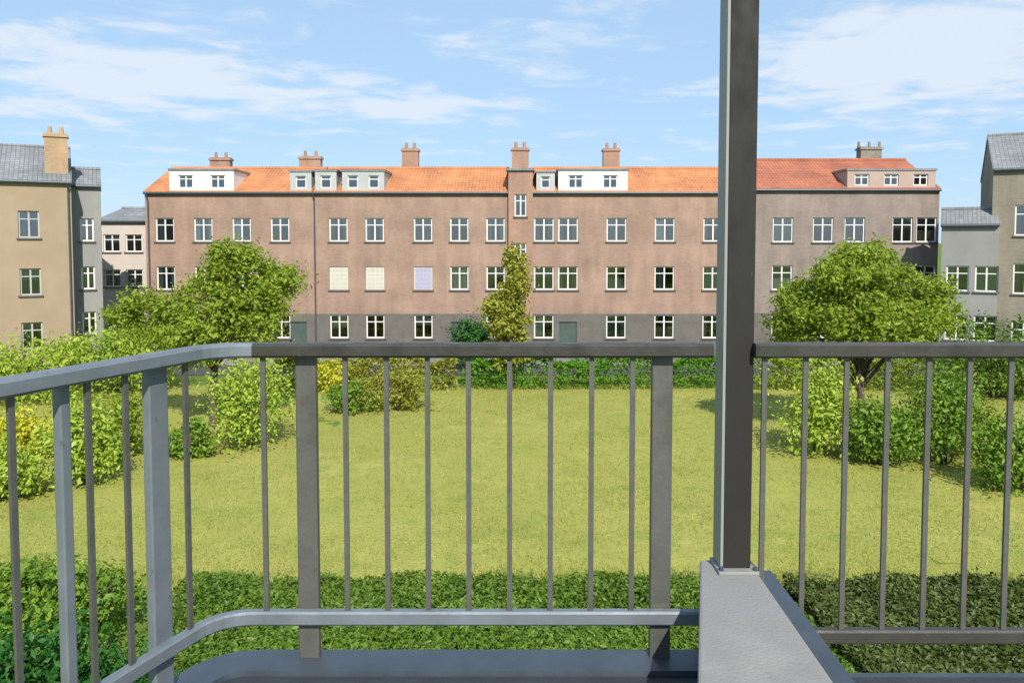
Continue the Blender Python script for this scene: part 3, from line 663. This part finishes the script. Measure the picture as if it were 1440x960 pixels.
hedge('near_hedge', 'long low green hedge seen between the bottom rail and the field', -7.4, 6.0, 11.0, 17.8, .42, 'leaf_hedge', 85000, .075)
hedge('near_hedge', 'hedge below the right hand railing with shade put into its leaf colour', 6.1, 13.5, 11.0, 17.5, .5, 'leaf_shaded', 70000, .075)
shrub('leafy_bush', 'large mid green bush below the left railing', (-9.3, 15.2, 0), 2.9, 2.6, 1.7, M['leaf_dark'], 330, 60, .085)
shrub('deep_green_bush', 'deep green bush in the bottom left corner of the picture', (-6.7, 11.0, 0), 2.4, 2.0, 2.35, M['leaf_deep'], 330, 60, .075)

# ------------------------------------------------------------------ balcony
RY = 2.49; K = RY/F
FLZ = P(720, 934, RY).z
RT = P(720, 492, RY).z; RB = P(720, 867, RY).z
crn = Vector((P(300, HZ, RY).x, RY, 0)); ldir = Vector((-.2, -.51, 0)).normalized()
lend = crn+ldir*1.25
rend = Vector((P(1003, HZ, RY).x, RY, 0))
# path with a rounded corner
def path(z):
    pts = [lend]; a = crn+ldir*.12; b_ = crn+Vector((.12, 0, 0))
    for i in range(7):
        t_ = i/6; pts.append(a*(1-t_)**2+crn*2*t_*(1-t_)+b_*t_**2)
    pts.append(rend)
    return [Vector((p.x, p.y, z)) for p in pts]
poly = [(lend.x, lend.y), (crn.x, crn.y), (2.4, RY), (2.4, -.6), (-1.9, -.6)]
tag(obj('balcony_floor', prism(bmesh.new(), [(lend.x+.05, lend.y+.02), (crn.x+.03, crn.y-.068), (2.6, RY-.068), (2.6, -.6), (-1.5, -.6)], FLZ-.2, FLZ, .006), M['floor']), kind='structure')
rail = thing('balcony_railing', 'grey steel balcony railing with a rounded left corner', 'railing', (0, 0, FLZ))
def loc(p): return p-Vector((0, 0, FLZ))
pp = [loc(p) for p in path(RT)]
o = obj('top_rail', sweep(bmesh.new(), pp[:-1], rect_prof(.055, .045, .008)), M['rail_sky_tint'], rail); o['label'] = 'pale sky sheen coloured handrail of the left side and corner'
o = obj('top_rail', sweep(bmesh.new(), [pp[-2]+Vector((.002, 0, 0)), pp[-1]], rect_prof(.055, .045, .008)), M['rail_dark'], rail); o['label'] = 'dark handrail of the front'
obj('bottom_rail', sweep(bmesh.new(), [loc(p) for p in path(RB)], rect_prof(.035, .045, .006)), M['rail_sky_tint'], rail)
def post(root, p, w, d, ang, top, bot, m='railing'):
    o = obj('post', boxm(-w/2, w/2, -d/2, d/2, bot-FLZ, top-FLZ, bev=.004), M[m], root); o.location = (p.x, p.y, 0); o.rotation_euler = (0, 0, ang)
    for zb in (RB-FLZ+.012, FLZ-.06-FLZ):
        bm = bmesh.new(); tube(bm, [Vector((0, -d/2+.0005, zb)), Vector((0, -d/2-.008, zb))], [.008, .008], 6); b_ = obj('bolt', bm, M['zinc'], o)
    return o
la = math.atan2(-ldir.y, -ldir.x)
for px in (425, 935): post(rail, Vector((P(px, HZ, RY).x, RY+.03, 0)), .066, .03, 0, RT-.023, FLZ-.22)
def on_left(px):
    u = (px-720)/F; t_ = (crn.x-u*crn.y)/(u*ldir.y-ldir.x)
    return crn+ldir*t_
for px, w in ((219, .07), (85, .03)):
    p = on_left(px); post(rail, p+Vector((-.02, .02, 0)), w, .03, la, RT-.023, FLZ-.22, 'rail_sky_tint')
bal = bpy.data.meshes.new('baluster'); bm = boxm(-.008, .008, -.005, .005, RB-FLZ+.022, RT-FLZ-.022); bm.to_mesh(bal); bm.free(); bal.materials.append(M['railing'])
def baluster(root, x, y, ang=0):
    o = obj('baluster', bal, None, root); o.location = (x, y, 0); o.rotation_euler = (0, 0, ang)
for i in range(-2, 11):
    px = 425+i*58.3-0
    if i in (0,) or abs(px-935) < 30 or px < 315 or px > 992: continue
    baluster(rail, P(px, HZ, RY).x, RY)
for q in (.13, .35, .47, .68, .80, .92, 1.04, 1.16):
    p = crn+ldir*q; baluster(rail, p.x, p.y, la)
# edge flashing of the floor
obj('edge_strip', sweep(bmesh.new(), [Vector((p.x, p.y+.0, 0)) for p in path(0)], [(-.065, -.19), (.065, -.19), (.065, .012), (-.065, .012)]), M['zinc'], tag(thing('edge_flashing', 'blue grey metal flashing along the balcony floor edge', 'flashing', (0, 0, FLZ+.004))))
# right hand railing
RB2 = P(720, 893, RY).z
r2 = thing('balcony_railing', 'grey steel railing right of the dark column', 'railing', (0, 0, FLZ))
xa, xb = P(1062, HZ, RY).x, 2.5
for z, m, w, h_ in ((RT, 'rail_dark', .055, .045), (RB2, 'rail_dark', .035, .045)):
    obj('top_rail' if z == RT else 'bottom_rail', sweep(bmesh.new(), [Vector((xa, RY, z-FLZ)), Vector((xb, RY, z-FLZ))], rect_prof(w, h_, .006)), M[m], r2)
bal2 = bpy.data.meshes.new('baluster'); bm = boxm(-.008, .008, -.005, .005, RB2-FLZ+.019, RT-FLZ-.022); bm.to_mesh(bal2); bm.free(); bal2.materials.append(M['railing'])
for i in range(12):
    px = 1078+i*58.3
    o = obj('baluster', bal2, None, r2); o.location = (P(px, HZ, RY).x, RY, 0)
post(r2, Vector((2.42, RY+.03, 0)), .05, .03, 0, RT-.023, FLZ-.22)
tag(obj('edge_strip', boxm(P(1120, HZ, RY).x, 2.55, RY-.066, RY-.03, FLZ-.19, FLZ-.01), M['zinc']), 'metal flashing along the floor edge below the right railing', 'flashing')
# concrete plinth and the column that stands on it
PZ = P(1037, 800, 2.52).z
pl = [(P(990, HZ, 2.60).x, 2.60), (P(1060, HZ, 2.60).x, 2.60), (P(1060, HZ, 2.60).x-.02, 1.55), (P(988, HZ, 1.55).x, 1.55)]
tag(obj('plinth', prism(bmesh.new(), pl, FLZ-.2, PZ, .008), M['concrete']), 'pale grey concrete plinth under the dark column', 'plinth')
gx = P(1060, HZ, 2.60).x
tag(obj('drain_channel', prism(bmesh.new(), [(gx+.002, 2.60), (gx+.075, 2.60), (gx+.06, 1.55), (gx-.018, 1.55)], FLZ-.18, PZ-.035, .005), M['zinc']), 'blue grey metal strip along the right side of the plinth', 'metal strip')
colm = thing('steel_column', 'tall dark column running up out of the picture from the pale plinth', 'column', (0, 0, PZ))
cxa, cxb = P(1019, 640, 2.5).x, P(1058, 640, 2.5).x
obj('shaft', boxm(cxa, cxb, 2.50, 2.585, .012, 2.9, bev=.003), M['column'], colm)
obj('lit_side_strip', boxm(cxa-.010, cxa-.0005, 2.497, 2.59, .012, 2.9, bev=.0015), M['column_side'], colm)  # added strip that gives the column's left face its lit tone
obj('base_plate', boxm(cxa-.02, cxb+.02, 2.47, 2.595, .0, .0115, bev=.002), M['column_side'], colm)
for (bx, by) in ((cxa-.01, 2.482), (cxb+.01, 2.482)):
    bm = bmesh.new(); tube(bm, [Vector((bx, by, .011)), Vector((bx, by, .024))], [.007, .007], 6); obj('bolt', bm, M['zinc'], colm)
# ------------------------------------------------------------------ groups of repeats
groups = {'row_house': 'houses of the long row behind the field', 'low_house': 'low rendered houses in the gaps', 'shrub': 'shrubs round the field', 'far_hedge': 'low hedges along the far edge of the field',
          'near_hedge': 'hedges below the balcony', 'balcony_railing': 'railings of the balcony'}
for o in COL.objects:
    if o.parent is None and o.get('label'):
        kind = o.get('category') if o.get('category') == 'shrub' else o.name.split('.')[0]
        if kind in groups: o['group'] = groups[kind]
